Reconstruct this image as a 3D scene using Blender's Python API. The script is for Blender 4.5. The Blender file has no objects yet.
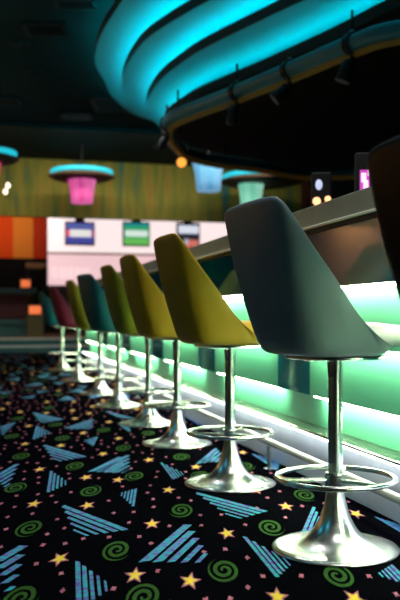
import bpy, bmesh, math, random
from mathutils import Vector, Matrix
random.seed(7)
PI = math.pi
SC = bpy.context.scene
COL = SC.collection
# ------------------------------------------------------------------ camera frame
F = 833.33; HX = 317.0; XV = -14.0; EYE = 0.72
TH = math.atan((200 - XV) / F); CT, ST = math.cos(TH), math.sin(TH)
def at_h(px, py, h):
    """point of the horizontal plane h above the eye that is seen at a pixel"""
    v = HX - py; d = F * h / v; cx = (px - 200) / F * d
    return (cx * CT + d * ST, -cx * ST + d * CT)
def fl(px, py): return at_h(px, py, -EYE)
def at_Y(px, py, Y):
    """point of the plane Y = const seen at a pixel"""
    t = (px - 200) / F
    d = Y / (CT - t * ST)
    return Vector((t * d * CT + d * ST, Y, EYE + (HX - py) * d / F))

# ------------------------------------------------------------------ materials
def mat(name, col, rough=.5, metal=0, spec=.5, coat=0, noise=None, bump=None, emit=None, estr=0, sheen=0):
    m = bpy.data.materials.new(name); m.use_nodes = True
    nt = m.node_tree; b = nt.nodes['Principled BSDF']
    b.inputs['Base Color'].default_value = (*col, 1)
    b.inputs['Roughness'].default_value = rough
    b.inputs['Metallic'].default_value = metal
    b.inputs['Specular IOR Level'].default_value = spec
    b.inputs['Coat Weight'].default_value = coat
    b.inputs['Sheen Weight'].default_value = sheen
    if emit:
        b.inputs['Emission Color'].default_value = (*emit, 1)
        b.inputs['Emission Strength'].default_value = estr
    if noise or bump:
        tc = nt.nodes.new('ShaderNodeTexCoord'); mp = nt.nodes.new('ShaderNodeMapping')
        nt.links.new(tc.outputs['Object'], mp.inputs['Vector'])
    if noise:                      # (scale, colour 2, stretch)
        mp.inputs['Scale'].default_value = noise[2] if len(noise) > 2 else (1, 1, 1)
        n = nt.nodes.new('ShaderNodeTexNoise'); n.inputs['Scale'].default_value = noise[0]
        n.inputs['Detail'].default_value = 3
        r = nt.nodes.new('ShaderNodeValToRGB')
        r.color_ramp.elements[0].position = .38; r.color_ramp.elements[1].position = .62
        r.color_ramp.elements[0].color = (*col, 1); r.color_ramp.elements[1].color = (*noise[1], 1)
        nt.links.new(mp.outputs['Vector'], n.inputs['Vector'])
        nt.links.new(n.outputs['Fac'], r.inputs['Fac'])
        nt.links.new(r.outputs['Color'], b.inputs['Base Color'])
    if bump:                       # (scale, strength, distance)
        n2 = nt.nodes.new('ShaderNodeTexNoise'); n2.inputs['Scale'].default_value = bump[0]
        bp = nt.nodes.new('ShaderNodeBump'); bp.inputs['Strength'].default_value = bump[1]
        bp.inputs['Distance'].default_value = bump[2]
        nt.links.new(tc.outputs['Object'], n2.inputs['Vector'])
        nt.links.new(n2.outputs['Fac'], bp.inputs['Height'])
        nt.links.new(bp.outputs['Normal'], b.inputs['Normal'])
    return m
def glow(name, col, s): return mat(name, (col[0]*.5, col[1]*.5, col[2]*.5), .6, emit=col, estr=s)

M = {}
M['carpet'] = mat('carpet_black', (.0012, .0012, .0022), .95, spec=.0, bump=(420, .6, .003), noise=(300, (.0026, .0026, .0045)))
M['carpet_cyan'] = mat('carpet_cyan', (.012, .36, .44), .95, spec=.1, noise=(40, (.13, .07, .40)), bump=(420, .5, .002))
M['carpet_green'] = mat('carpet_green', (.014, .055, .008), .95, spec=.1, noise=(90, (.026, .085, .012)), bump=(420, .5, .002))
M['carpet_yellow'] = mat('carpet_yellow', (.88, .66, .07), .95, spec=.1, noise=(120, (.75, .50, .04)), bump=(420, .5, .002))
M['carpet_pink'] = mat('carpet_pink', (.48, .13, .22), .95, spec=.1, noise=(140, (.34, .10, .17)), bump=(420, .5, .002))
M['steel'] = mat('brushed_aluminium', (.68, .70, .71), .27, 1, noise=(60, (.58, .61, .63), (1, 1, .05)))
M['chrome'] = mat('chrome', (.90, .92, .92), .20, 1)
M['pole'] = mat('satin_steel', (.80, .86, .85), .24, 1)
M['panel_steel'] = mat('bar_base_steel', (.74, .78, .82), .32, .55, noise=(5, (.66, .70, .74), (1, 1, .1)))
M['skirt'] = mat('skirting_pale_blue', (.62, .70, .78), .45)
M['dark_metal'] = mat('dark_metal', (.02, .022, .025), .4, .7)
M['black'] = mat('black_paint', (.006, .006, .007), .6)
def vinyl(n, c): return mat(n, c, .42, spec=.45, bump=(900, .12, .0006), noise=(6, tuple(x*.9 for x in c)))
M['v_grey'] = vinyl('vinyl_blue_grey', (.19, .255, .285))
M['v_mustard'] = vinyl('vinyl_mustard', (.52, .29, .012))
M['v_olive'] = vinyl('vinyl_olive', (.26, .25, .016))
M['v_maroon'] = vinyl('vinyl_maroon', (.16, .012, .035))
M['v_teal'] = vinyl('vinyl_teal', (.006, .11, .14))
M['v_black'] = vinyl('vinyl_dark_brown', (.005, .004, .003))
M['v_black'].node_tree.nodes['Principled BSDF'].inputs['Specular IOR Level'].default_value = .12
M['v_pale'] = vinyl('vinyl_pale_grey', (.62, .64, .66))
M['counter'] = mat('counter_laminate', (.30, .35, .28), .4, noise=(8, (.27, .32, .26)))
M['trim_bright'] = mat('counter_edge_trim', (.95, .95, .85), .35, .3)
M['gloss_dark'] = mat('dark_blue_gloss_glass', (.004, .13, .26), .05, 0, spec=.5)
M['gloss_dark'].node_tree.nodes['Principled BSDF'].inputs['IOR'].default_value = 2.6
M['acrylic'] = mat('green_acrylic', (.15, .60, .42), .28, spec=.5, coat=.15)
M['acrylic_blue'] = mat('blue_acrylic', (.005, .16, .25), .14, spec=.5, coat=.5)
M['led_green'] = glow('led_green_white', (.92, 1.0, .62), 56)
M['led_cyan'] = glow('led_cyan', (.0, .80, .93), 18)
M['lip'] = mat('cove_lip_dark', (.006, .012, .014), .7)
M['soffit'] = mat('cove_soffit', (.16, .50, .56), .8)  # teal tint puts part of the cyan cove glow into the colour
M['soffit_dark'] = mat('canopy_underside_black', (.006, .005, .005), .8)
M['ceiling'] = mat('ceiling_dark', (.022, .034, .034), .85, spec=.1, noise=(2, (.018, .028, .028)))
M['rail'] = mat('rail_cyan_tint', (.06, .22, .27), .45, .2)  # grey rail with the cyan cove light tinted into its colour
M['wall_dark'] = mat('wall_dark', (.005, .004, .004), .8, spec=.05)
M['red_dark'] = mat('red_brown_panel', (.10, .016, .010), .6)
M['wood'] = mat('platform_wood', (.36, .17, .06), .25, noise=(3, (.28, .12, .045), (1, 8, 1)))
M['teal_dark'] = mat('teal_panel', (.015, .12, .14), .35)
M['maroon'] = mat('maroon_upholstery', (.075, .006, .016), .6)
M['tan'] = mat('tan_wall', (.50, .27, .12), .8)
M['orange_red'] = mat('wall_orange_red', (.62, .055, .005), .8, spec=.08)
M['orange'] = mat('wall_orange', (.66, .18, .02), .8, spec=.08)
M['red'] = mat('wall_red', (.42, .03, .006), .8, spec=.08)
M['mask_white'] = glow('mask_panel_white', (1.0, .82, .81), 1.02)
M['mask_pink'] = glow('mask_panel_pink', (1.0, .66, .69), .86)
M['frame_grey'] = mat('frame_pale', (.55, .45, .42), .5)

def mural():
    m = mat('mural_olive', (.2, .2, .05), .85)
    nt = m.node_tree; b = nt.nodes['Principled BSDF']
    tc = nt.nodes.new('ShaderNodeTexCoord'); mp = nt.nodes.new('ShaderNodeMapping')
    mp.inputs['Scale'].default_value = (3.2, 1, .35)
    n = nt.nodes.new('ShaderNodeTexNoise'); n.inputs['Scale'].default_value = 2.2; n.inputs['Detail'].default_value = 6
    r = nt.nodes.new('ShaderNodeValToRGB'); cr = r.color_ramp
    cr.elements[0].position = .28; cr.elements[0].color = (.02, .14, .15, 1)
    cr.elements[1].position = .75; cr.elements[1].color = (.36, .15, .03, 1)
    e = cr.elements.new(.42); e.color = (.17, .19, .03, 1)
    e = cr.elements.new(.58); e.color = (.30, .25, .04, 1)
    nt.links.new(tc.outputs['Object'], mp.inputs['Vector']); nt.links.new(mp.outputs['Vector'], n.inputs['Vector'])
    nt.links.new(n.outputs['Fac'], r.inputs['Fac']); nt.links.new(r.outputs['Color'], b.inputs['Base Color'])
    return m
M['mural'] = mural()

# ------------------------------------------------------------------ mesh builder
class MB:
    def __init__(s): s.v = []; s.f = []; s.m = []; s.mi = 0
    def add(s, vs, fs):
        o = len(s.v); s.v += [tuple(x) for x in vs]
        for f in fs: s.f.append([o + i for i in f]); s.m.append(s.mi)
    def box(s, a, b):
        (x0, y0, z0), (x1, y1, z1) = a, b
        s.add([(x0,y0,z0),(x1,y0,z0),(x1,y1,z0),(x0,y1,z0),(x0,y0,z1),(x1,y0,z1),(x1,y1,z1),(x0,y1,z1)],
              [(0,3,2,1),(4,5,6,7),(0,1,5,4),(1,2,6,5),(2,3,7,6),(3,0,4,7)])
    def lathe(s, prof, n=48, c=(0, 0), cap=True):
        vs = []; fs = []
        for r, z in prof:
            for k in range(n):
                a = 2*PI*k/n; vs.append((c[0]+r*math.cos(a), c[1]+r*math.sin(a), z))
        for i in range(len(prof)-1):
            for k in range(n):
                k2 = (k+1) % n
                fs.append((i*n+k, i*n+k2, (i+1)*n+k2, (i+1)*n+k))
        if cap:
            fs.append(tuple(reversed(range(n)))); L = (len(prof)-1)*n
            fs.append(tuple(range(L, L+n)))
        s.add(vs, fs)
    def tube(s, pts, r, n=10, closed=False):
        pts = [Vector(p) for p in pts]; N = len(pts); vs = []; fs = []
        for i, p in enumerate(pts):
            if closed: t = pts[(i+1) % N] - pts[i-1]
            else: t = pts[min(i+1, N-1)] - pts[max(i-1, 0)]
            t.normalize()
            up = Vector((0, 0, 1)) if abs(t.z) < .95 else Vector((1, 0, 0))
            a = t.cross(up).normalized(); b = a.cross(t).normalized()
            for k in range(n):
                q = 2*PI*k/n; vs.append(p + a*r*math.cos(q) + b*r*math.sin(q))
        for i in range(N if closed else N-1):
            j = (i+1) % N
            for k in range(n):
                k2 = (k+1) % n; fs.append((i*n+k, j*n+k, j*n+k2, i*n+k2))
        if not closed:
            fs.append(tuple(range(n))); fs.append(tuple(reversed(range((N-1)*n, N*n))))
        s.add(vs, fs)
    def prism(s, outline, z0, z1):
        n = len(outline)
        s.add([(x, y, z0) for x, y in outline] + [(x, y, z1) for x, y in outline],
              [tuple(reversed(range(n))), tuple(range(n, 2*n))] + [(i, (i+1) % n, n+(i+1) % n, n+i) for i in range(n)])
    def build(s, name, mats, parent=None, smooth=False, bevel=0, sub=0, loc=(0, 0, 0), rz=0, fix=True):
        me = bpy.data.meshes.new(name); me.from_pydata(s.v, [], s.f)
        for m in (mats if isinstance(mats, (list, tuple)) else [mats]): me.materials.append(m)
        for p, mi in zip(me.polygons, s.m): p.material_index = mi
        if fix:
            bm = bmesh.new(); bm.from_mesh(me); bmesh.ops.recalc_face_normals(bm, faces=bm.faces); bm.to_mesh(me); bm.free()
        o = bpy.data.objects.new(name, me); COL.objects.link(o)
        o.location = loc; o.rotation_euler = (0, 0, rz)
        if parent: o.parent = parent
        if bevel:
            b = o.modifiers.new('bevel', 'BEVEL'); b.width = bevel; b.segments = 2; b.limit_method = 'ANGLE'
        if sub:
            b = o.modifiers.new('subsurf', 'SUBSURF'); b.levels = sub; b.render_levels = sub
        if smooth:
            for p in me.polygons: p.use_smooth = True
        return o
def autosmooth(o, deg=35):
    me = o.data
    bm = bmesh.new(); bm.from_mesh(me)
    for f in bm.faces: f.smooth = True
    for e in bm.edges:
        if len(e.link_faces) == 2 and e.calc_face_angle(0) > math.radians(deg): e.smooth = False
    bm.to_mesh(me); bm.free(); return o
def boxo(name, a, b, m, parent=None, bevel=0):
    q = MB(); q.box(a, b); return q.build(name, m, parent, bevel=bevel)
def thing(name, label, cat, loc=(0, 0, 0), rz=0, group=None):
    o = bpy.data.objects.new(name, None); COL.objects.link(o)
    o.location = loc; o.rotation_euler = (0, 0, rz); o.empty_display_size = .1
    o['label'] = label; o['category'] = cat
    if group: o['group'] = group
    return o
def tag(o, label, cat, group=None):
    o['label'] = label; o['category'] = cat
    if group: o['group'] = group
    return o
def struct(o): o['kind'] = 'structure'; return o
def dup(root, loc, rz, label, group=None):
    r = root.copy(); COL.objects.link(r); r.location = loc; r.rotation_euler = (0, 0, rz); r['label'] = label
    if group: r['group'] = group
    for ch in list(root.children):
        c = ch.copy(); COL.objects.link(c); c.parent = r
        for g in list(ch.children):
            d = g.copy(); COL.objects.link(d); d.parent = c
    return r
def set_mat(o, m):
    o.material_slots[0].link = 'OBJECT'; o.material_slots[0].material = m
def crom(pts, n=8, closed=False):
    """Catmull-Rom through points"""
    P = [Vector(p) for p in pts]; N = len(P); out = []
    for i in range(N if closed else N-1):
        if closed: p0, p1, p2, p3 = P[i-1], P[i], P[(i+1) % N], P[(i+2) % N]
        else: p0, p1, p2, p3 = P[max(i-1, 0)], P[i], P[i+1], P[min(i+2, N-1)]
        for k in range(n):
            t = k/n
            out.append(.5*((2*p1) + (p2-p0)*t + (2*p0-5*p1+4*p2-p3)*t*t + (3*p1-p0-3*p2+p3)*t**3))
    if not closed: out.append(P[-1])
    return out

CEIL = EYE + 2.8
XL, XR, YN, YB = -5.0, 7.3, -3.0, 22.2
YPLAT = 17.3
# ------------------------------------------------------------------ carpet floor with its woven pattern
fm = MB(); fm.box((XL, YN, -.05), (XR, YB, 0))
Z1, Z2 = .0006, .0011
STR = 2.5                      # the weave draws the motifs out along the runner
FWD = Vector((ST, CT)); LAT = Vector((CT, -ST))
def uw(x, y): return (x*CT - y*ST, (x*ST + y*CT)/STR)
def xy(u, w): return (u*CT + w*STR*ST, -u*ST + w*STR*CT)
def mp(c, dx, dy): return (c[0] + dx*CT + dy*STR*ST, c[1] - dx*ST + dy*STR*CT)
def poly(pts, mi, z):
    fm.mi = mi; fm.add([(x, y, z) for x, y in pts], [tuple(range(len(pts)))])
def star(c, r, a):
    for rr, mi, z in ((r, 4, Z1), (r*.70, 3, Z2)):
        ps = []
        for k in range(10):
            q = a + PI*k/5; R = rr if k % 2 == 0 else rr*.44
            ps.append(mp(c, R*math.cos(q), R*math.sin(q)))
        fm.mi = mi
        fm.add([(c[0], c[1], z)] + [(x, y, z) for x, y in ps], [(0, i+1, (i+1) % 10+1) for i in range(10)])
def spiral(c, r, a, hand=1):
    fm.mi = 2; n = 44; vs = []; fs = []
    for i in range(n+1):
        t = i/n; q = a + hand*t*2.25*2*PI
        R = r*(.10+.84*t); w = r*(.060+.060*math.sin(PI*min(1, t*1.05)))*(1 if t < .9 else max(.05, (1-t)/.1))
        for sgn in (-1, 1):
            vs.append((*mp(c, (R+sgn*w)*math.cos(q), (R+sgn*w)*math.sin(q)), Z1))
    for i in range(n): fs.append((2*i, 2*i+1, 2*i+3, 2*i+2))
    fm.add(vs, fs)
def stripes(p1, p2, p3, n=5):
    """fan of shrinking parallel bars: longest p1-p2, shortest around p3"""
    fm.mi = 1
    p1, p2, p3 = Vector(p1), Vector(p2), Vector(p3)
    d = p2-p1; L = d.length; d.normalize(); nrm = Vector((-d.y, d.x))
    h = (p3-p1).dot(nrm); sgn = 1 if h > 0 else -1; h = abs(h); nrm = nrm*sgn
    cs = (p3-p1).dot(d)
    pitch = h/(n-1) if n > 1 else h
    for i in range(n):
        t = i/(n-1); w = pitch*(.76-.40*t)/2
        ln = L*(1-.78*t); mid = L/2 + (cs-L/2)*t
        o = p1 + nrm*(pitch*i) + d*mid
        a = d*(ln/2)
        q = [o-a-nrm*w-d*w, o+a-nrm*w-d*w*.1, o+a+nrm*w+d*w*.1, o-a+nrm*w+d*w]
        fm.add([(v.x, v.y, Z1) for v in q], [(0, 1, 2, 3)])
def dot(c, r, a):
    ps = []
    for k in range(8):
        R = r*(1 if k % 2 == 0 else .62)*random.uniform(.8, 1.15); q = a+k*PI/4
        ps.append(mp(c, R*math.cos(q), R*math.sin(q)))
    poly(ps, 4, Z1)
taken = []       # (x, y, radius)
def free(x, y, r):
    for (a, b, R) in taken:
        if abs(a-x) < R+r and abs(b-y) < R+r and math.hypot(a-x, b-y) < R+r: return False
    return True
STARS = [(39.5,469.5),(86,477.5),(118,480),(34,504),(87.5,505.5),(59.5,559),(135,575.5),(149,460),(196,467),(168.5,490),(152,524),
 (227,533.5),(190,581),(286,506.5),(356,514),(281,478),(277.5,597),(355,599),(103,454),(242.5,452.5),(75,418.6),(109,422),(83.5,433),
 (28.6,426),(61,445.6),(118.6,438.5),(25,444),(20,412),(46.5,413),(330,541)]
SPIR = [(75.6,466),(14.7,488),(90,491),(30,528),(117,550),(21,598),(135,476),(201,476),(181,510),(245.5,466),(224,570),(144,597),
 (271,527),(305,495),(337,575.5),(103,430),(122.5,448),(149,433),(181,457),(18,418.6),(49,408),(56,424.5),(63,438),(12.4,436),(22,456)]
def rg(ox, oy, s, *pts): return [(ox+x/s, oy+y/s) for x, y in pts]
A = (0, 460, 2.857); B = (130, 460, 2.857); Cc = (260, 460, 2.857); D = (100, 340, 2.667); G = (0, 340, 3.077)
STRP = [rg(*A,(180,132),(358,200),(230,208)), rg(*A,(147,32),(138,92),(187,65)), rg(*A,(262,33),(345,-8),(358,33)),
 rg(*A,(388,82),(380,132),(348,98)), rg(*A,(-12,292),(68,245),(30,368)), rg(*A,(222,290),(226,425),(302,360)), rg(*A,(-15,50),(50,12),(20,72)),
 rg(*B,(90,8),(125,55),(148,38)), rg(*B,(200,5),(240,-15),(265,5)), rg(*B,(190,95),(388,148),(295,160)), rg(*B,(42,290),(165,185),(205,280)),
 [(244.8,537),(277.5,577),(286,561)], rg(*Cc,(155,135),(125,205),(185,200)), [(375.5,517),(415,540),(402,526)], [(391,565),(412,586),(381,575)],
 [(253,454),(277,470),(278,461)], rg(*D,(0,350),(75,308),(70,350)), rg(*D,(262,330),(310,290),(330,318)), rg(*D,(15,190),(90,210),(50,205)),
 rg(*D,(48,222),(80,245),(75,225)), rg(*D,(230,205),(270,230),(262,210)), rg(*G,(103,225),(190,245),(130,252)), rg(*G,(0,270),(45,255),(10,290)),
 rg(*G,(115,265),(105,305),(148,285)), rg(*G,(205,272),(285,245),(275,272)), rg(*G,(298,298),(285,325),(262,310)), rg(*G,(135,325),(260,360),(175,368))]
for p in STARS:
    x, y = fl(*p); star((x, y), .032, random.uniform(0, 6.28)); taken.append((*uw(x, y), .042))
for p in SPIR:
    x, y = fl(*p); spiral((x, y), .050, random.uniform(0, 6.28), random.choice((1, 1, -1))); taken.append((*uw(x, y), .056))
for t in STRP:
    q = [Vector(fl(*p)) for p in t]; stripes(*q)
    for k in range(5): 
        c = q[0].lerp(q[1], k/4); taken.append((*uw(c.x, c.y), .02))
        c = c.lerp(q[2], .55); taken.append((*uw(c.x, c.y), .025))
def fill():
    grid = {}
    def put(x, y, r): grid.setdefault((int(x//.3), int(y//.3)), []).append((x, y, r))
    for t in taken: put(*t)
    def ok(x, y, r, gap):
        i, j = int(x//.3), int(y//.3)
        for a in (i-1, i, i+1):
            for b in (j-1, j, j+1):
                for (u, v, R) in grid.get((a, b), ()):
                    if math.hypot(u-x, v-y) < R+r+gap: return False
        return True
    X0, X1, Y0, Y1 = -2.6, 1.40, .6, YPLAT-.1
    area = (X1-X0)*(Y1-Y0)/STR
    def cand():
        x, y = random.uniform(X0, X1), random.uniform(Y0, Y1); return (x, y) + uw(x, y)
    def in_near(x, y):
        d = x*ST + y*CT; c = x*CT - y*ST; px = 200 + F*c/d; py = HX + F*EYE/d
        return -20 < px < 400 and 405 < py < 620
    for kind, dens, r, gap in (('s', 11, .08, .025), ('*', 24, .038, .03), ('@', 18, .05, .025)):
        for _ in range(int(area*dens*2)):
            x, y, u, w = cand()
            if in_near(x, y) and not (kind == '*' and ok(u, w, r, .06)): continue
            if not ok(u, w, r, gap): continue
            a = random.uniform(0, 6.28)
            if x + r*1.2 > X1: continue
            put(u, w, r)
            if kind == '*': star((x, y), .032, a)
            elif kind == '@': spiral((x, y), .050, a, random.choice((1, 1, -1)))
            else:
                L = random.choice((.11, .12, .17)); h = L*random.uniform(.5, .7)
                d = Vector((math.cos(a), math.sin(a))); nr = Vector((-d.y, d.x))
                o = Vector((u, w)) - nr*h*.45
                stripes(*[Vector(xy(*p)) for p in (o-d*L/2, o+d*L/2, o+nr*h+d*L*random.uniform(-.12, .12))], random.choice((4, 5)))
    for _ in range(int(area*700)):
        x, y, u, w = cand()
        if x < X1-.012 and ok(u, w, .008, .008):
            put(u, w, .036); dot((x, y), .0095, random.uniform(0, 6.28))
fill()
fm.mi = 0
floor = struct(fm.build('floor', [M['carpet'], M['carpet_cyan'], M['carpet_green'], M['carpet_yellow'], M['carpet_pink']], fix=False))

# ------------------------------------------------------------------ room shell
struct(boxo('ceiling', (XL, YN, CEIL), (XR, YB, CEIL+.1), M['ceiling']))
struct(boxo('wall_left', (XL-.1, YN, 0), (XL, YB, CEIL), M['tan']))
struct(boxo('wall_right', (XR, YN, 0), (XR+.1, YB, CEIL), M['wall_dark']))
struct(boxo('wall_near', (XL, YN-.1, 0), (XR, YN, CEIL), M['wall_dark']))
# far wall with broad orange and red stripes
wb = MB(); x = XL; zb = at_Y(20, 258, YB-.1).z
wb.box((XL, YB, 0), (XR, YB+.1, CEIL))
edges = [at_Y(p, 240, YB).x for p in (-108, -87, -60, -34, -13, 13, 33, 52)]
cols = [2, 1, 3, 2, 3, 1, 2, 3]
for i in range(len(edges)-1):
    wb.mi = [1, 2, 3, 1, 3, 1, 2, 3][i] if i < 5 else (2 if i == 5 else 3)
    if i == 4: wb.mi = 1
    wb.box((edges[i], YB-.02, zb), (edges[i+1], YB+.001, CEIL))
struct(wb.build('wall_back', [M['wall_dark'], M['orange_red'], M['orange'], M['red']]))
# hanging wall with the streaked mural, over the step up to the lanes
YM = 15.0
zm = at_Y(140, 219.5, YM).z
wm = MB(); wm.box((XL, YM, zm), (6.02, YM+.15, CEIL)); struct(wm.build('wall_mural', M['mural']))
struct(boxo('trim_3', (6.02, 14.9, 0), (XR, YM+.2, CEIL), M['wall_dark']))
# red brown column on the right hand wall
xa, xb_ = at_Y(328, 100, 13.2), at_Y(361, 100, 13.2)
for i, (p0, p1) in enumerate(((328, 361),)):
    a0 = at_Y(p0, 100, 13.2).x; a1 = at_Y(p1, 100, 13.2).x
    struct(boxo('trim_1', (a0, 13.2, 0), (min(a1, XR-.01), 13.5, CEIL), M['red_dark']))
a0 = at_Y(306, 100, 14.6).x; a1 = at_Y(318, 100, 14.6).x
struct(boxo('trim_2', (a0, 14.6, 0), (a1, 14.85, CEIL), M['red_dark']))

# ------------------------------------------------------------------ step up to the lanes
ps = MB()
zt = .30
ps.mi = 0; ps.box((XL, YPLAT, 0), (XR, YB, .14)); ps.box((XL, YPLAT+.35, .14), (XR, YB, zt-.02))
ps.mi = 1; ps.box((XL, YPLAT+.34, zt-.02), (XR, YB, zt))
ps.mi = 2; ps.box((XL, YPLAT-.012, .105), (XR, YPLAT+.35, .14)); ps.box((XL, YPLAT+.338, zt-.05), (XR, YPLAT+.36, zt-.018))
struct(ps.build('platform_steps', [M['teal_dark'], M['wood'], M['panel_steel']]))

def far_box(name, px0, py0, px1, py1, Y, dY, m, parent=None, bevel=.01, sx=0):
    a = at_Y(px0, py1, Y); b = at_Y(px1, py0, Y)
    return boxo(name, (a.x, Y, a.z), (b.x, Y+dY, b.z), m, parent, bevel)
# bench on the platform
bt = thing('bench', 'long maroon bench with teal rail on the raised platform', 'bench', (0, 19, zt))
def rel(o, t): o.parent = t; o.matrix_parent_inverse = Matrix.Translation(-Vector(t.location)); return o
a = at_Y(-60, 319, 19.2); b = at_Y(27, 294, 19.2)
rel(boxo('backrest', (a.x, 19.2, a.z), (b.x, 19.3, b.z), M['maroon'], None, .02), bt)
rel(boxo('top_rail', (a.x, 19.14, b.z), (at_Y(36, 290, 19.2).x, 19.36, at_Y(30, 288, 19.2).z), M['teal_dark'], None, .01), bt)
rel(boxo('seat', (a.x, 18.75, at_Y(0, 325, 19.2).z), (b.x, 19.2, at_Y(0, 319, 19.2).z), M['teal_dark'], None, .02), bt)
rel(boxo('base', (a.x, 18.85, zt), (b.x, 19.3, at_Y(0, 325, 19.2).z), M['teal_dark'], None), bt)
# lit scoring desks
M['glow_orange'] = glow('lamp_orange', (1.0, .22, .07), .85)
M['olive_box'] = mat('olive_cabinet', (.10, .09, .02), .5)
def desk(px0, px1, ytop, ybot, Y, lab):
    a = at_Y(px0, ybot, Y); b = at_Y(px1, ytop, Y)
    t = thing('scoring_desk', lab, 'desk', ((a.x+b.x)/2, Y, zt), 0, 'lit scoring desks on the platform')
    w = (b.x-a.x)/2
    boxo('screen', (-w*.85, -.02, a.z-zt), (w*.85, .03, b.z-zt), M['glow_orange'], t, .01)
    boxo('hood', (-w, -.03, b.z-zt), (w, .3, b.z-zt+.05), M['black'], t, .01)
    boxo('screen_case', (-w, .031, a.z-zt-.03), (w, .25, b.z-zt), M['black'], t, .01)
    boxo('cabinet', (-w*1.2, -.03, .0), (w*1.2, .32, a.z-zt-.03), M['olive_box'], t, .01)
    return t
desk(28, 42, 306, 314, 18.3, 'olive scoring desk with orange screen at the end of the maroon bench')
desk(20, 31, 280, 287, 20.4, 'scoring desk with orange screen behind the maroon bench')
t = thing('storage_rack', 'tall dark storage rack with tan top shelf behind the leftmost stool', 'rack', (at_Y(36, 265, 21).x, 21, zt))
w = .2
for sx in (-1, 1): boxo('post', (sx*w-.02, 0, 0), (sx*w+.02, .3, at_Y(36, 262, 21).z-zt), M['black'], t)
for z in (.35, .9): boxo('shelf', (-w+.02, 0, z), (w-.02, .3, z+.03), M['black'], t)
boxo('top_shelf', (-w-.03, -.02, at_Y(36, 268, 21).z-zt), (w+.03, .32, at_Y(36, 263, 21).z-zt), M['tan'], t)

# ------------------------------------------------------------------ glowing masking panel over the lanes and its screens
YK = 21.4
t = thing('lane_masking', 'long glowing pink and white masking panel over the bowling lanes', 'panel', (0, YK, zt))
a = at_Y(48, 252, YK); b = at_Y(300, 214, YK)
ztop = at_Y(140, 216, YK).z
boxo('upper_panel', (a.x, 0, a.z-zt), (7.1, .12, ztop-zt), M['mask_white'], t, .01)
c = at_Y(48, 285, YK)
boxo('lower_panel', (a.x, -.06, c.z-zt), (7.1, .1, at_Y(48, 254, YK).z-zt), M['mask_pink'], t, .01)
boxo('shelf_line', (a.x, -.09, at_Y(48, 254, YK).z-zt), (7.1, .1, a.z-zt), M['frame_grey'], t)
boxo('backing', (a.x, .13, 0.0), (7.1, .4, ztop-zt), M['black'], t)
M['mask_letter'] = glow('mask_lettering', (1.0, .74, .76), .92)
q = MB()
xx = at_Y(52, 270, YK).x
while xx < at_Y(88, 270, YK).x:        # soft pale lettering, too blurred to read
    q.box((xx, -.075, at_Y(60, 278, YK).z-zt), (xx+random.uniform(.10, .16), -.061, at_Y(60, 268, YK).z-zt)); xx += .2
q.build('lettering', M['mask_letter'], t)
def monitor(px0, py0, px1, py1, lab, bands):
    Y = YK-.35
    a = at_Y(px0, py1, Y); b = at_Y(px1, py0, Y); w = (b.x-a.x)/2; h = b.z-a.z
    t = thing('hanging_monitor', lab, 'monitor', ((a.x+b.x)/2, Y, a.z), 0, 'screens hung before the masking panel')
    boxo('housing', (-w, 0, 0), (w, .12, h), M['black'], t, .01)
    boxo('bracket', (-.12, .03, h), (.12, .09, CEIL-a.z), M['black'], t)
    s = MB(); ms = []
    for i, (u0, v0, u1, v1, col, st) in enumerate(bands):
        s.mi = i; ms.append(glow('screen_colour', col, st))
        e = .03 + .002*i
        s.box((-w*.92+u0*w*1.84, -.004-.002*i, h*.06+v0*h*.88), (-w*.92+u1*w*1.84, .002, h*.06+v1*h*.88))
    s.build('screen', ms, t)
monitor(65, 222, 95, 245, 'hanging monitor showing blue with a white band, leftmost of three',
        [(0,0,1,1,(.07,.08,.36),.8),(0,.3,1,.36,(.2,.2,.55),.8),(0,.36,.14,.66,(.9,.12,.25),.8),(.14,.34,.9,.68,(.85,.85,.8),.9),(.9,.36,1,.66,(.6,.1,.35),.8),(0,.82,1,.9,(.14,.2,.5),.8)])
monitor(123, 222, 150, 246, 'hanging monitor showing green with a white band, middle of three',
        [(0,0,1,1,(.04,.42,.18),.8),(0,0,1,.3,(.16,.60,.12),.8),(.05,.38,.95,.66,(.75,.9,.8),.9),(0,.85,1,1,(.02,.3,.3),.8)])
monitor(177, 223, 200, 250, 'hanging monitor with a white top and red lower picture, rightmost of three',
        [(0,0,1,1,(.03,.035,.06),.6),(.02,.62,.98,.95,(.75,.78,.9),.95),(.1,0,.6,.2,(.8,.12,.08),.8),(.5,.08,.95,.36,(.75,.2,.15),.8),(.3,.15,.5,.4,(.5,.5,.6),.8)])

# ------------------------------------------------------------------ bar
Y0, Y1 = -1.2, 12.1
bar = thing('bar_counter', 'long bar with pale counter, glowing green stepped front and steel base', 'bar', (1.45, 6, 0))
def bpart(name, x0, x1, z0, z1, m, bevel=.003, ya=Y0, yb=Y1, parent=None):
    q = MB(); q.box((x0-1.45, ya-6, z0), (x1-1.45, yb-6, z1)); return q.build(name, m, parent or bar, bevel=bevel)
bpart('base_panel', 1.405, 2.25, .0, .2155, M['panel_steel'])
bpart('skirting', 1.399, 1.405, .0, .088, M['skirt'], 0)
bpart('ledge_trim', 1.352, 1.46, .2155, .228, M['chrome'], .003)
bpart('lower_panel', 1.455, 2.25, .2281, .42, M['acrylic'])
zC, zB, zA = .372, .600, .831
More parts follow.
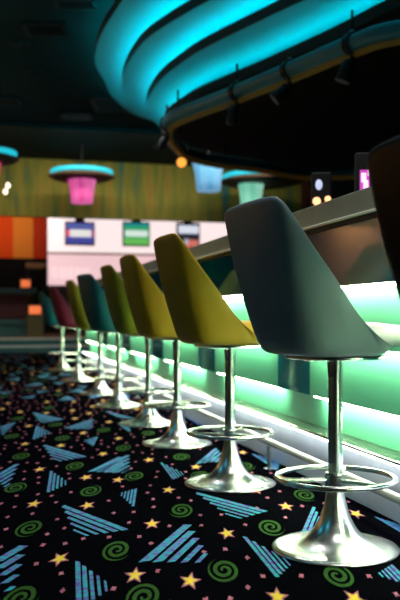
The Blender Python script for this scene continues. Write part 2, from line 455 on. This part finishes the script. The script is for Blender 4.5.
# middle panel row: green acrylic with narrow blue acrylic sections
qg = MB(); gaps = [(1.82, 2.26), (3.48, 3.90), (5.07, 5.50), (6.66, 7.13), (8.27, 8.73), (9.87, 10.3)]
yy = Y0
for g0, g1 in gaps:
    qg.box((1.40-1.45, yy-6, zC), (1.455-1.45, g0-6, .64)); yy = g1
qg.box((1.40-1.45, yy-6, zC), (1.455-1.45, Y1-6, .64))
mp_ = qg.build('middle_panel', M['acrylic'], bar)
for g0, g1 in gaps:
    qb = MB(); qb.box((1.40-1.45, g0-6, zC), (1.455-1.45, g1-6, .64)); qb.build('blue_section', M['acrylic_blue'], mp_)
bpart('upper_panel', 1.35, 1.4001, zB, .88, M['acrylic'])
bpart('dark_panel', 1.235, 1.42, zA, 1.0605, M['gloss_dark'])
bpart('counter_underside', 1.222, 1.2349, 1.046, 1.0605, M['black'], 0)
ct = bpart('countertop', 1.22, 2.05, 1.0621, 1.149, M['counter'], .004)
q = MB(); q.tube([(1.2145-1.45, Y0-6, 1.066), (1.2145-1.45, Y1-6, 1.066)], .0055, 12); autosmooth(q.build('edge_trim', M['trim_bright'], bar))
bpart('core', 1.50, 2.0, .43, 1.06, M['black'], 0)
# light strips tucked under each step
for nm, xs, z, segs in (('led_strip', 1.342, zA-.004, [(Y0, Y1)]), ('led_strip', 1.392, zB-.004, None), ('led_strip', 1.445, zC-.004, None)):
    pass
def strips(x0, x1, z, segs):
    for a, b in segs:
        bpart('led_strip', x0, x1, z-.006, z, M['led_green'], 0, a, b)
seg = []; yy = Y0
for g0, g1 in gaps: seg.append((yy+.02, g0-.03)); yy = g1
seg.append((yy+.02, Y1-.02))
strips(1.300, 1.318, zA, [(Y0+.02, Y1-.02)])
strips(1.356, 1.372, zB, seg)
strips(1.408, 1.428, zC, seg)
M['led_white'] = glow('led_cool_white', (.86, .93, 1.0), 17)
q = MB(); q.box((1.356-1.45, Y0+.02-6, .2085), (1.370-1.45, Y1-.02-6, .2150)); q.build('added_kick_light', M['led_white'], bar)  # strip added to brighten the riser and the stool bases
# foot rail on posts
fr = MB(); fr.tube([(1.294-1.45, Y0+.2-6, .131), (1.294-1.45, Y1-.1-6, .131)], .016, 14)
rail = autosmooth(fr.build('foot_rail', M['panel_steel'], bar))
pxs = [y for y in (0.2, 1.97, 3.73, 5.5, 7.26, 9.0, 10.8)]
for y in pxs:
    q = MB(); q.tube([(1.294-1.45, y-6, .001), (1.294-1.45, y-6, .13)], .010, 12)
    q.lathe([(.026, 0.001), (.026, .006), (.012, .009)], 16, (1.294-1.45, y-6))
    autosmooth(q.build('rail_post', M['steel'], rail))
# things on the counter
cx, cy = 1.78, None
def on_counter(px, X=1.78):
    t = math.tan(TH + math.atan((px-200)/F)); return (X, X/t, 1.149)
M['white_blob'] = glow('badge_white', (.62, .66, .95), .9)
M['amber_glow'] = glow('glow_amber', (1.0, .45, .20), 2.2)
M['pink_pic'] = glow('picture_pink', (.75, .08, .62), .75)
M['pink_white'] = glow('picture_pale_pink', (1, .75, 1), 1.1)
p = on_counter(321.5)
t = thing('tap_tower', 'black tower with pale oval light above two orange lights on the counter', 'tap tower', p, -TH-.12)
w = .055
boxo('body', (-w, 0, 0), (w, .1, .365), M['black'], t, .008)
q = MB(); q.lathe([(.002, -.012), (.013, -.011), (.019, -.004), (.019, .004)], 20)
o = q.build('badge', M['white_blob'], t, smooth=True); o.rotation_euler = (PI/2, 0, 0); o.location = (-.014, -.002, .295); o.scale = (1, 1.5, 1)
for k, (dx, dz, r) in enumerate(((-.026, .205, .022), (.034, .216, .017))):
    q = MB(); q.lathe([(.002, -.012), (r*.7, -.010), (r, -.003), (r, .004)], 20)
    o = q.build('lamp_bulb', M['amber_glow'], t, smooth=True); o.rotation_euler = (PI/2, 0, 0); o.location = (dx, -.002, dz)
boxo('foot', (-w-.02, -.02, 0), (w+.02, .12, .02), M['dark_metal'], t, .005)
p = on_counter(364.5)
t = thing('counter_display', 'small black display with a glowing pink picture on the counter', 'display', p, -TH-.12)
boxo('case', (-.045, 0, .0), (.05, .05, .37), M['black'], t, .006)
s = MB(); s.mi = 0; s.box((-.022, -.003, .10), (.026, .0, .285)); s.mi = 1
s.box((-.016, -.006, .225), (.008, -.003, .27)); s.box((-.006, -.006, .19), (.018, -.003, .235)); s.box((.016, -.006, .255), (.024, -.003, .283))
s.build('screen', [M['pink_pic'], M['pink_white']], t)
boxo('stand', (-.06, -.03, 0), (.065, .09, .015), M['dark_metal'], t, .004)

# ------------------------------------------------------------------ bar stools
def half_interp(keys, u):
    """keys: list of (u, vec) sorted; smooth interpolation"""
    us = [k[0] for k in keys]; ps = [Vector(k[1]) for k in keys]
    for i in range(len(us)-1):
        if u <= us[i+1] + 1e-9:
            t = (u-us[i])/(us[i+1]-us[i])
            p0, p1, p2, p3 = ps[max(i-1, 0)], ps[i], ps[i+1], ps[min(i+2, len(ps)-1)]
            return .5*((2*p1)+(p2-p0)*t+(2*p0-5*p1+4*p2-p3)*t*t+(3*p1-p0-3*p2+p3)*t**3)
    return ps[-1]
ZS = .603
RIM = [(0, (-.316, 0, 1.058)), (.15, (-.305, .145, 1.058)), (.22, (-.293, .200, 1.048)), (.285, (-.266, .218, 1.008)), (.45, (-.190, .226, .905)),
       (.58, (-.116, .228, .812)), (.70, (-.048, .224, .722)), (.80, (.035, .212, .655)), (.88, (.100, .170, .634)), (.94, (.135, .10, .630)), (1, (.148, 0, .630))]
BAS = [(0, (-.214, 0)), (.12, (-.21, .09)), (.22, (-.19, .155)), (.31, (-.152, .185)), (.45, (-.09, .195)), (.58, (-.035, .195)), (.70, (.02, .192)),
       (.80, (.07, .175)), (.88, (.112, .13)), (.94, (.132, .075)), (1, (.14, 0))]
def make_shell(th=.022):
    N = 64
    q = MB(); rows = []
    for k in range(N):
        u = 2*k/N; sgn = 1
        if u > 1: u = 2-u; sgn = -1
        r = half_interp(RIM, u); b2 = half_interp([(a, (p[0], p[1], 0)) for a, p in BAS], u)
        r = Vector((r.x, r.y*sgn, r.z)); b = Vector((b2.x, b2.y*sgn, ZS))
        col = []
        # outside from the middle of the underside up to the rim
        col.append(Vector((0, 0, ZS))); col.append(b*.5 + Vector((0, 0, ZS*.5)))
        e = Vector((b.x*.86, b.y*.86, ZS)); col.append(e)
        k1 = Vector((b.x*.95, b.y*.95, ZS+.010)); col.append(k1)
        k2 = Vector((b.x*1.02, b.y*1.02, ZS+.038 if u < .75 else ZS+.022)); col.append(k2)
        top = r
        hh = top.z-k2.z
        for s in (.2, .4, .6, .8, .93):
            p = k2.lerp(top, s); bulge = .012*math.sin(PI*s)*min(1, hh/.2)
            d = Vector((p.x, p.y, 0)); 
            if d.length > 1e-6: p = p + d.normalized()*bulge
            col.append(p)
        col.append(top)
        # inside
        d = Vector((top.x+.02, top.y, 0)).normalized()
        col.append(top - d*th*.55 + Vector((0, 0, .004)))
        col.append(top - d*th + Vector((0, 0, -.012 if hh > .05 else -.004)))
        ib = Vector((b.x*.86, b.y*.86, ZS+.036))
        for s in (.25, .55, .85):
            p = (top - d*th).lerp(ib, s); col.append(p)
        col.append(Vector((b.x*.4, b.y*.4, ZS+.030))); col.append(Vector((0, 0, ZS+.030)))
        rows.append(col)
    n = len(rows[0])
    # grid; first and last columns are poles
    vs = [rows[0][0]]; idx = {}
    for k in range(N):
        for j in range(1, n-1): idx[k, j] = len(vs); vs.append(rows[k][j])
    last = len(vs); vs.append(rows[0][n-1]); fs = []
    for k in range(N):
        k2 = (k+1) % N
        fs.append((0, idx[k, 1], idx[k2, 1]))
        for j in range(1, n-2): fs.append((idx[k, j], idx[k, j+1], idx[k2, j+1], idx[k2, j]))
        fs.append((idx[k, n-2], last, idx[k2, n-2]))
    q.add(vs, fs); return q
def make_cushion():
    q = MB(); N = 40; vs = []; fs = []
    lev = [(.72, .632), (.93, .634), (1.0, .652), (.985, .676), (.86, .694), (.5, .703), (.15, .705)]
    for s, z in lev:
        for k in range(N):
            a = 2*PI*k/N; c, d = math.cos(a), math.sin(a); e = .62
            x = .178*abs(c)**e*(1 if c > 0 else -1); y = .172*abs(d)**e*(1 if d > 0 else -1)
            if x > 0: x *= 1.06
            vs.append((x*s+.022, y*s*(1-.18*max(0, -c)), z + .01*max(0, c)*0))
    for i in range(len(lev)-1):
        for k in range(N): fs.append((i*N+k, i*N+(k+1) % N, (i+1)*N+(k+1) % N, (i+1)*N+k))
    fs.append(tuple(range((len(lev)-1)*N, len(lev)*N))); fs.append(tuple(reversed(range(N))))
    q.add(vs, fs); return q
def make_stool():
    t = thing('bar_stool', '-', 'bar stool', (0, 0, 0), 0, 'swivel stools along the bar')
    make_shell().build('seat_shell', M['v_grey'], t, smooth=True, sub=1)
    make_cushion().build('seat_cushion', M['v_pale'], t, smooth=True)
    q = MB(); q.lathe([(.196, .0005), (.198, .004), (.194, .009), (.17, .013), (.135, .020), (.105, .031), (.082, .046), (.064, .068),
                       (.050, .094), (.039, .124), (.031, .155), (.0262, .19), (.0262, .2)], 64)
    q.build('base', M['steel'], t, smooth=True)
    q = MB(); q.lathe([(.0225, .2), (.0225, .596)], 28); q.lathe([(.0195, .50), (.026, .575), (.026, .597)], 28)
    autosmooth(q.build('pole', M['pole'], t))
    q = MB(); q.lathe([(.148, .591), (.156, .594), (.156, .600), (.13, .604)], 40)
    q.box((-.10, -.02, .584), (.10, .02, .592))
    autosmooth(q.build('seat_plate', M['chrome'], t))
    ring = MB(); ring.tube([(.182*math.cos(2*PI*k/56), .182*math.sin(2*PI*k/56), .222) for k in range(56)], .0082, 12, True)
    r = ring.build('foot_ring', M['chrome'], t, smooth=True)
    q = MB(); q.lathe([(.030, .192), (.032, .196), (.032, .234), (.029, .238)], 28); autosmooth(q.build('collar', M['steel'], r))
    for k in range(3):
        a = PI*.28 + k*2*PI/3; q = MB()
        q.tube([(.03*math.cos(a), .03*math.sin(a), .215), (.18*math.cos(a), .18*math.sin(a), .221)], .0068, 10)
        autosmooth(q.build('spoke', M['chrome'], r))
    return t
stool0 = make_stool()
SPOTS = [ # pole pixel, depth along bar, turn, shell, cushion, label
 (2.40, 6, 'v_grey', 'v_pale', 'blue-grey swivel bar stool with pale seat cushion, large in the right foreground'),
 (3.45, 2, 'v_mustard', 'v_mustard', 'mustard yellow swivel bar stool next to the blue-grey stool'),
 (4.61, 2, 'v_mustard', 'v_mustard', 'mustard yellow swivel bar stool, second one beyond the blue-grey stool'),
 (5.52, 2, 'v_olive', 'v_mustard', 'olive yellow swivel bar stool in front of the dark teal one'),
 (6.70, 10, 'v_teal', 'v_teal', 'dark teal swivel bar stool between two olive stools'),
 (7.82, 4, 'v_olive', 'v_mustard', 'olive green swivel bar stool between the maroon and the dark teal stool'),
 (9.49, 4, 'v_maroon', 'v_maroon', 'maroon swivel bar stool between olive green and teal ones'),
 (11.5, 4, 'v_teal', 'v_teal', 'teal swivel bar stool at the far end of the bar'),
 (1.39, 6, 'v_black', 'v_black', 'dark brown bar stool cut off by the right edge of the picture'),
]
for i, (y, rz, sm, cm, lab) in enumerate(SPOTS):
    loc = ((1.05, 1.02, 1.05, 1.06, 1.04, 1.04, 1.01, 1.01, 1.06)[i], y, 0)
    if i == 0: s = stool0; s.location = loc; s.rotation_euler = (0, 0, math.radians(rz)); s['label'] = lab
    else: s = dup(stool0, loc, math.radians(rz), lab)
    for c in s.children:
        if c.name.startswith('seat_shell'): set_mat(c, M[sm])
        if c.name.startswith('seat_cushion'): set_mat(c, M[cm])

# ------------------------------------------------------------------ stepped ceiling canopy over the bar
FAR4 = [(2.75,4.2),(3.2,3.75),(4,3.55),(5,4.0),(5.6,5.4),(5.75,7.4),(5.4,9.1),(4.7,10.0),(3.9,10.1),(3.2,9.8),(2.7,9.55),(2.3,9.3),(2.0,8.9),(1.80,8.5)]
def px_line(pts, h): return [at_h(x, y, h) for x, y in pts]
L4 = px_line([(165,122),(165,116),(170,110),(180,103),(200,91),(250,70),(300,48),(345,27),(390,4)], 2.0) + FAR4[0:1] + FAR4[1:]
L3 = px_line([(150,112),(147,98),(152,86),(162,73),(178,60),(200,45),(245,22),(290,0)], 2.2) + [(2.3,4.8),(2.6,4.1),(3.1,3.55),(4,3.3),(5.1,3.8),(5.8,5.3),(5.93,7.4),(5.6,9.3),(4.8,10.25),(3.9,10.4),(3.1,10.15),(2.45,9.8),(2.0,9.4)]
L2 = px_line([(126,92),(122,80),(125,65),(133,50),(145,35),(165,20),(195,2)], 2.4) + [(1.75,5.6),(2.05,4.8),(2.4,4.0),(3.0,3.35),(4,3.05),(5.2,3.6),(5.93,5.2),(6.05,7.4),(5.75,9.5),(4.9,10.5),(3.9,10.7),(2.9,10.5),(2.2,10.1),(1.7,9.5)]
L1 = px_line([(104,76),(98,66),(95,55),(97,40),(103,25),(112,10)], 2.6) + [(1.13,6.1),(1.3,5.4),(1.65,4.5),(2.1,3.75),(2.85,3.05),(4,2.8),(5.3,3.4),(6.02,5.1),(6.12,7.4),(5.9,9.7),(5.0,10.8),(3.9,11.0),(2.7,10.9),(1.9,10.5),(1.45,9.7)]
canopy = thing('ceiling_canopy', 'stepped oval ceiling canopy with glowing cyan coves above the bar', 'canopy', (4, 7, EYE+2.0))
off = Vector((4, 7, EYE+2.0))
def inset(c, d):
    N = len(c); out = []
    area = sum(c[i].x*c[(i+1) % N].y - c[(i+1) % N].x*c[i].y for i in range(N))
    s = 1 if area > 0 else -1
    for i in range(N):
        t = (c[(i+1) % N]-c[i-1]).normalized(); out.append(c[i] + Vector((-t.y, t.x, 0)[:len(c[i])])*d*s)
    return out
for k, (L, h, hn) in enumerate(((L1, 2.6, 2.8), (L2, 2.4, 2.6), (L3, 2.2, 2.4), (L4, 2.0, 2.2))):
    c = crom(L, 6, True); ci = inset(c, .025); N = len(c); z0 = EYE+h-.045; lip = .085
    q = MB()
    vs = []
    for ring, z in ((ci, z0+.02), (ci, z0+lip), (c, z0+lip), (c, z0)):
        vs += [Vector((p.x, p.y, z))-off for p in ring]
    q.mi = 1
    q.add(vs, [(r*N+i, r*N+(i+1) % N, (r+1)*N+(i+1) % N, (r+1)*N+i) for r in range(3) for i in range(N)])
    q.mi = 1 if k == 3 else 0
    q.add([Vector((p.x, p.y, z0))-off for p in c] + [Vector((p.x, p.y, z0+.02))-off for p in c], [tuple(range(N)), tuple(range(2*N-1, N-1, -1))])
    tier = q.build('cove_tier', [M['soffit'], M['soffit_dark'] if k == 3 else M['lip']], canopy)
    ld = inset(c, .095); q = MB()
    q.tube([Vector((p.x, p.y, z0+.080))-off for p in ld], .012, 6, True)
    q.build('led_strip', M['led_cyan'], tier)
# filler core that carries the tiers
cc = inset(crom(L4, 6, True), .6)
q = MB(); q.prism([(p.x-off.x, p.y-off.y) for p in cc], .0, CEIL-off.z)
q.build('core', M['soffit_dark'], canopy)

# curved lighting rail under the canopy, with clamped spotlights
RH = 1.74
RL = px_line([(167,128),(170,120),(178,115),(200,106),(237,92),(300,66),(352,44),(398,30)], RH) + [(2.95,4.3),(3.4,3.95),(4.1,3.85),(4.9,4.3),(5.3,5.5),(5.4,7.3),(5.05,8.6),(4.4,9.2)] + px_line([(300,173),(260,166),(225,162),(195,156),(180,149),(171,139)], RH)
rc = [Vector((p.x, p.y, 0)) for p in crom(RL, 6, True)]
lr = thing('lighting_rail', 'curved grey lighting rail hung under the cyan canopy', 'rail', (4, 7, EYE+RH)); roff = Vector((4, 7, 0))
q = MB(); q.tube([p-roff for p in rc], .058, 12, True); q.build('tube', M['rail'], lr, smooth=True)
M['warm_underside'] = mat('painted_warm_underside', (.20, .14, .012), .5, emit=(1, .5, .08), estr=.012)  # tan tube added to paint warm light along the rail's underside
q = MB(); q.tube([p-roff+Vector((0, 0, -.058)) for p in inset(rc, .02)], .030, 8, True); q.build('painted_warm_glow', M['warm_underside'], lr, smooth=True)
for k in range(0, len(rc), 12):
    q = MB(); p = rc[k]-roff; q.tube([p+Vector((0, 0, .04)), p+Vector((0, 0, .215))], .010, 8); q.build('hanger', M['dark_metal'], lr)
M['lens_dim'] = glow('lens_dim', (.2, .2, .2), .01)
def spot(px, py, lab, tilt, lens):
    x, y = at_h(px, py, RH)
    t = thing('spotlight', lab, 'spotlight', (x, y, EYE+RH), -TH+.3, 'spotlights clamped on the curved rail')
    i = min(range(len(rc)), key=lambda k: (rc[k]-Vector((x, y, 0))).length)
    tg = rc[(i+1) % len(rc)]-rc[i-1]; t.location = (rc[i].x, rc[i].y, EYE+RH)
    q = MB(); q.lathe([(.060, -.025), (.072, -.025), (.072, .025), (.060, .025), (.060, -.025)], 20, cap=False); o = q.build('clamp', M['dark_metal'], t)
    o.rotation_euler = (PI/2, 0, math.atan2(tg.y, tg.x)+PI/2-t.rotation_euler.z)
    q = MB(); q.lathe([(.012, .06), (.02, .07), (.012, .09)], 12); q.build('knob', M['rail'], t, smooth=True)
    q = MB(); q.box((-.012, -.01, -.14), (.012, .01, -.058)); q.build('yoke', M['dark_metal'], t)
    q = MB(); q.lathe([(.026, .03), (.042, .01), (.044, -.08), (.05, -.11)], 20)
    c = q.build('lamp_can', M['dark_metal'], t, smooth=True); c.location = (-.035, -.02, -.14); c.rotation_euler = tilt
    q = MB(); q.lathe([(.002, -.108), (.045, -.109), (.05, -.113)], 20, cap=True); q.build('lens', lens, c)
M['lens_amber'] = glow('lens_amber', (1.0, .38, .05), 1.4)
spot(237, 92, 'black spotlight clamped on the rail above the blue-grey stool', (.5, -.1, 0), M['lens_dim'])
spot(293, 69, 'black spotlight clamped on the rail, second from the right', (.3, .8, 0), M['lens_dim'])
spot(352, 44, 'black spotlight clamped on the rail, rightmost one', (.2, .3, 0), M['lens_dim'])
spot(168, 124, 'black spotlight at the left end of the curved rail', (.4, .5, 0), M['lens_dim'])
spot(184, 150, 'amber lit spotlight on the far side of the curved rail', (-1.45, .5, 0), M['lens_amber'])

# ------------------------------------------------------------------ ceiling vents and recessed fittings
def vent(px0, py0, px1, py1, lab):
    cx, cy = at_h((px0+px1)/2, (py0+py1)/2, 2.8)
    d0 = F*2.8/(HX-(py0+py1)/2); w = (px1-px0)/F*d0/2
    l = (F*2.8/(HX-py1) - F*2.8/(HX-py0))/2
    t = thing('ceiling_vent', lab, 'vent', (cx, cy, CEIL), -TH, 'black vents in the dark ceiling')
    q = MB(); q.box((-w, -l, -.03), (w, -l+.04, -.001)); q.box((-w, l-.04, -.03), (w, l, -.001))
    q.box((-w, -l, -.03), (-w+.04, l, -.001)); q.box((w-.04, -l, -.03), (w, l, -.001)); q.build('frame', M['black'], t)
    boxo('backing', (-w+.04, -l+.04, -.006), (w-.04, l-.04, -.001), M['black'], t)
    q = MB(); n = max(3, int(2*l/.09))
    for k in range(n):
        y = -l+.04+(2*l-.08)*(k+.5)/n; q.box((-w+.04, y-.008, -.026), (w-.04, y+.012, -.01))
    q.build('louvre', M['dark_metal'], t)
vent(92, 96, 130, 110, 'black ceiling vent beside the outer cyan cove')
vent(61, 112, 92, 118, 'narrow black ceiling vent, nearest the mural')
vent(24, 21, 68, 34, 'wide black ceiling vent with louvres in the upper left')
vent(54, -4, 97, 7, 'black ceiling vent at the top edge near the outer cyan cove')
vent(-6, 96, 20, 103, 'black ceiling vent at the left edge of the dark ceiling')
for px, py, r, lab in ((20, 43.5, .10, 'round black ceiling speaker, larger one'), (36, 71, .07, 'small round black ceiling speaker below the larger one')):
    x, y = at_h(px, py, 2.8); t = thing('ceiling_speaker', lab, 'speaker', (x, y, CEIL), 0, 'round ceiling speakers')
    q = MB(); q.lathe([(r, -.001), (r, -.015), (r*.85, -.03), (r*.8, -.012)], 28); q.build('rim', M['black'], t)
    q = MB(); q.lathe([(r*.79, -.012), (r*.4, -.016), (.004, -.017)], 28); q.build('grille', M['dark_metal'], t)

# ------------------------------------------------------------------ pendant lamps with cyan medallions
def pleat(name, c1, c2, s):
    m = glow(name, c1, s); nt = m.node_tree; b = nt.nodes['Principled BSDF']
    tc = nt.nodes.new('ShaderNodeTexCoord'); mp = nt.nodes.new('ShaderNodeMapping'); mp.inputs['Scale'].default_value = (7, 7, .3)
    n = nt.nodes.new('ShaderNodeTexNoise'); n.inputs['Scale'].default_value = 1.0; r = nt.nodes.new('ShaderNodeValToRGB')
    r.color_ramp.elements[0].color = (*c1, 1); r.color_ramp.elements[1].color = (*c2, 1)
    r.color_ramp.elements[0].position = .35; r.color_ramp.elements[1].position = .65
    nt.links.new(tc.outputs['Object'], mp.inputs[0]); nt.links.new(mp.outputs[0], n.inputs['Vector'])
    nt.links.new(n.outputs['Fac'], r.inputs['Fac']); nt.links.new(r.outputs[0], b.inputs['Emission Color'])
    return m
M['shade_pink'] = pleat('shade_pink', (.72, .07, .34), (.95, .22, .52), .75)
M['shade_blue'] = pleat('shade_blue', (.12, .42, .75), (.38, .66, .95), .62)
M['shade_green'] = pleat('shade_green', (.20, .72, .50), (.48, .95, .72), .65)
M['shade_red'] = pleat('shade_red', (.65, .02, .10), (.8, .05, .2), .8)
M['led_med'] = glow('medallion_cyan', (.02, .58, .72), .95)
M['med_body'] = mat('medallion_body', (.10, .05, .03), .6)
def pendant(pxc, y0, y1, x0, x1, shade, lab, disc, Y):
    """disc: (px left, px right, py) of the cyan edge, or None"""
    top = at_Y(pxc, y0, Y); bot = at_Y(pxc, y1, Y)
    r = (at_Y(x1, y0, Y).x - at_Y(x0, y0, Y).x)/2
    t = thing('pendant_lamp', lab, 'pendant lamp', (top.x, Y, bot.z), 0, 'pendant lamps with pleated shades')
    h = top.z-bot.z; q = MB(); n = 48; vs = []; fs = []
    prof = [(.72, 0), (.76, h*.3), (.84, h*.65), (1.0, h)]
    for f, z in prof:
        for k in range(n):
            a = 2*PI*k/n; rr = r*f*(1+.035*math.sin(a*12)); vs.append((rr*math.cos(a), rr*math.sin(a), z))
    for i in range(3):
        for k in range(n): fs.append((i*n+k, i*n+(k+1) % n, (i+1)*n+(k+1) % n, (i+1)*n+k))
    fs.append(tuple(range(n-1, -1, -1)))
    q.add(vs, fs); q.build('lamp_shade', shade, t, smooth=True)
    zc = CEIL-bot.z
    q = MB(); q.tube([(0, 0, h*.9), (0, 0, zc)], .015, 8); q.build('stem', M['dark_metal'], t)
    if disc:
        dl = at_Y(disc[0], disc[2], Y); dr = at_Y(disc[1], disc[2], Y); R = (dr.x-dl.x)/2; cxx = (dl.x+dr.x)/2-top.x; z = dl.z-bot.z
        q = MB(); q.lathe([(R*.35, z-.13), (R*.8, z-.12), (R, z-.075), (R*.98, z-.06)], 48, (cxx, 0), cap=True); md = q.build('medallion', M['med_body'], t, smooth=True)
        q = MB(); q.tube([(cxx+(R-.07)*math.cos(2*PI*k/48), (R-.07)*math.sin(2*PI*k/48), z) for k in range(48)], .036, 10, True)
        q.build('light_ring', M['led_med'], md, smooth=True)
    return t
pendant(82, 178, 203, 67.5, 97, M['shade_pink'], 'pendant lamp with pink pleated shade under a cyan light ring', (48, 115, 171), 13.6)
pendant(208.5, 162, 191, 193, 224, M['shade_blue'], 'pendant lamp with pale blue pleated shade', None, 13.0)
pendant(251, 180, 206, 238, 264, M['shade_green'], 'pendant lamp with pale green pleated shade above the blue-grey stool', (221, 300, 176), 13.6)
pendant(-9, 158, 176, -20, 3, M['shade_red'], 'pendant lamp with red shade at the left edge', (-36, 20, 152), 11.5)
M['bulb'] = glow('bulb_warm', (1.0, .82, .60), 3.0)
for px, py, lab in ((5.5, 191.5, 'bare bulb on a cord at the left edge, lower one'), (8, 185.5, 'bare bulb on a cord at the left edge, upper one')):
    p = at_Y(px, py, 14.0+.5*(px>7)); t = thing('bulb_pendant', lab, 'bulb', p, 0, 'bare bulbs hung before the mural')
    q = MB(); q.lathe([(.006, -.045), (.03, -.03), (.036, 0), (.022, .03), (.012, .045)], 16); q.build('bulb', M['bulb'], t, smooth=True)
    q = MB(); q.tube([(0, 0, .045), (0, 0, CEIL-p.z)], .006, 6); q.build('cord', M['black'], t)

# ------------------------------------------------------------------ lamps of the room, then added lamps
def lamp(name, kind, loc, rot, energy, col, **kw):
    l = bpy.data.lights.new(name, kind); l.energy = energy; l.color = col
    for k, v in kw.items(): setattr(l, k, v)
    o = bpy.data.objects.new(name, l); COL.objects.link(o); o.location = loc; o.rotation_euler = rot; return o
M['lens_white'] = glow('downlight_lens', (1, .97, .92), 3)
dl0 = None
DL = [(.95, -.4), (.95, 1.3), (.95, 3.0), (.95, 4.7), (.80, 6.2), (.35, 6.2)]
for i, (x, y) in enumerate(DL):
    if dl0 is None:
        dl0 = thing('downlight', '-', 'downlight', (0, 0, CEIL), 0, 'recessed white downlights over the stools')
        q = MB(); q.lathe([(.085, -.001), (.085, -.012), (.066, -.016), (.062, -.003)], 28); q.build('trim_ring', M['steel'], dl0, smooth=True)
        q = MB(); q.lathe([(.06, -.003), (.03, -.006), (.004, -.007)], 28); q.build('lens', M['lens_white'], dl0, smooth=True)
        d = dl0; d.location = (x, y, CEIL)
    else: d = dup(dl0, (x, y, CEIL), 0, '-')
    d['label'] = 'recessed white downlight in the dark ceiling above the stools'
    s = lamp('downlight_beam', 'SPOT', (x, y, CEIL-.03), (math.radians(45) if i == 5 else 0, 0, 0), 105 if i < 5 else 210, (1, .96, .92), spot_size=math.radians(92), spot_blend=.6, shadow_soft_size=.07)
# added wash light, without a known source, to brighten the mural
t = thing('added_wash_light', 'added slim black wash light bar on the ceiling facing the mural', 'light bar', (2.2, 12.3, CEIL))
boxo('housing', (-2.6, -.04, -.06), (2.6, .04, -.001), M['black'], t)
lamp('added_wash_beam', 'AREA', (2.2, 12.36, CEIL-.07), (math.radians(58), 0, 0), 36, (1, .92, .70), shape='RECTANGLE', size=5.0, size_y=.06, spread=math.radians(100))
t = thing('added_wall_washer', 'added slim wash light bar above the orange striped wall', 'light bar', (.3, 20.6, CEIL))  # light bar added to brighten the striped wall
boxo('housing', (-1.3, -.04, -.06), (1.3, .04, -.001), M['black'], t)
lamp('added_stripe_beam', 'AREA', (.3, 20.66, CEIL-.07), (math.radians(62), 0, 0), 28, (1, .9, .8), shape='RECTANGLE', size=2.4, size_y=.06)
# added light bars, unseen, brightening the tan left wall for the bar's reflection
for y in (11.0, 15.5):
    t = thing('added_wall_washer', 'added slim wash light bar above the tan left wall', 'light bar', (XL+.9, y, CEIL), 0, 'added wash light bars along the left wall')
    boxo('housing', (-.04, -1.3, -.06), (.04, 1.3, -.001), M['black'], t)
    lamp('added_wall_beam', 'AREA', (XL+.84, y, CEIL-.07), (math.radians(48), 0, math.radians(90)), 95, (1, .80, .52), shape='RECTANGLE', size=2.4, size_y=.06)

# added cyan ring lamps, unseen, throwing cyan onto the stool backs
rl0 = None
for (x, y) in ((-3.0, 1.5), (-3.0, 5.0)):
    if rl0 is None:
        rl0 = thing('added_ring_lamp', 'added cyan ring lamp on the ceiling of the left half of the room', 'ceiling lamp', (x, y, CEIL), 0, 'added cyan ring lamps')
        q = MB(); q.lathe([(.50, -.06), (.52, -.04), (.50, -.001)], 40); q.build('canopy_plate', M['med_body'], rl0, smooth=True)
        q = MB(); q.tube([(.56*math.cos(2*PI*k/48), .56*math.sin(2*PI*k/48), -.06) for k in range(48)], .04, 10, True); q.build('light_ring', M['led_med'], rl0, smooth=True)
    else: dup(rl0, (x, y, CEIL), 0, 'added cyan ring lamp on the ceiling of the left half of the room')
    lamp('added_ring_light', 'POINT', (x, y, CEIL-.25), (0, 0, 0), 22, (.05, .72, 1.0), shadow_soft_size=.5)

# ------------------------------------------------------------------ world, camera, view
w = bpy.data.worlds.new('night'); SC.world = w; w.use_nodes = True
w.node_tree.nodes['Background'].inputs[0].default_value = (.05, .09, .10, 1)
w.node_tree.nodes['Background'].inputs[1].default_value = .05
cam = bpy.data.cameras.new('camera'); co = bpy.data.objects.new('camera', cam); COL.objects.link(co)
cam.sensor_fit = 'VERTICAL'; cam.sensor_height = 36; cam.sensor_width = 24; cam.lens = 50
co.location = (0, 0, EYE); co.rotation_euler = (PI/2, 0, -TH)
cam.shift_y = (HX-300)/600
cam.clip_start = .02
cam.dof.use_dof = True; cam.dof.focus_distance = 2.75; cam.dof.aperture_fstop = 2.8
SC.camera = co
SC.view_settings.view_transform = 'Standard'; SC.view_settings.look = 'None'
SC.view_settings.exposure = 0; SC.view_settings.gamma = 1
SC.view_settings.use_curve_mapping = False
SC.cycles.use_denoising = True
SC.cycles.max_bounces = 8
SC.cycles.sample_clamp_indirect = 4
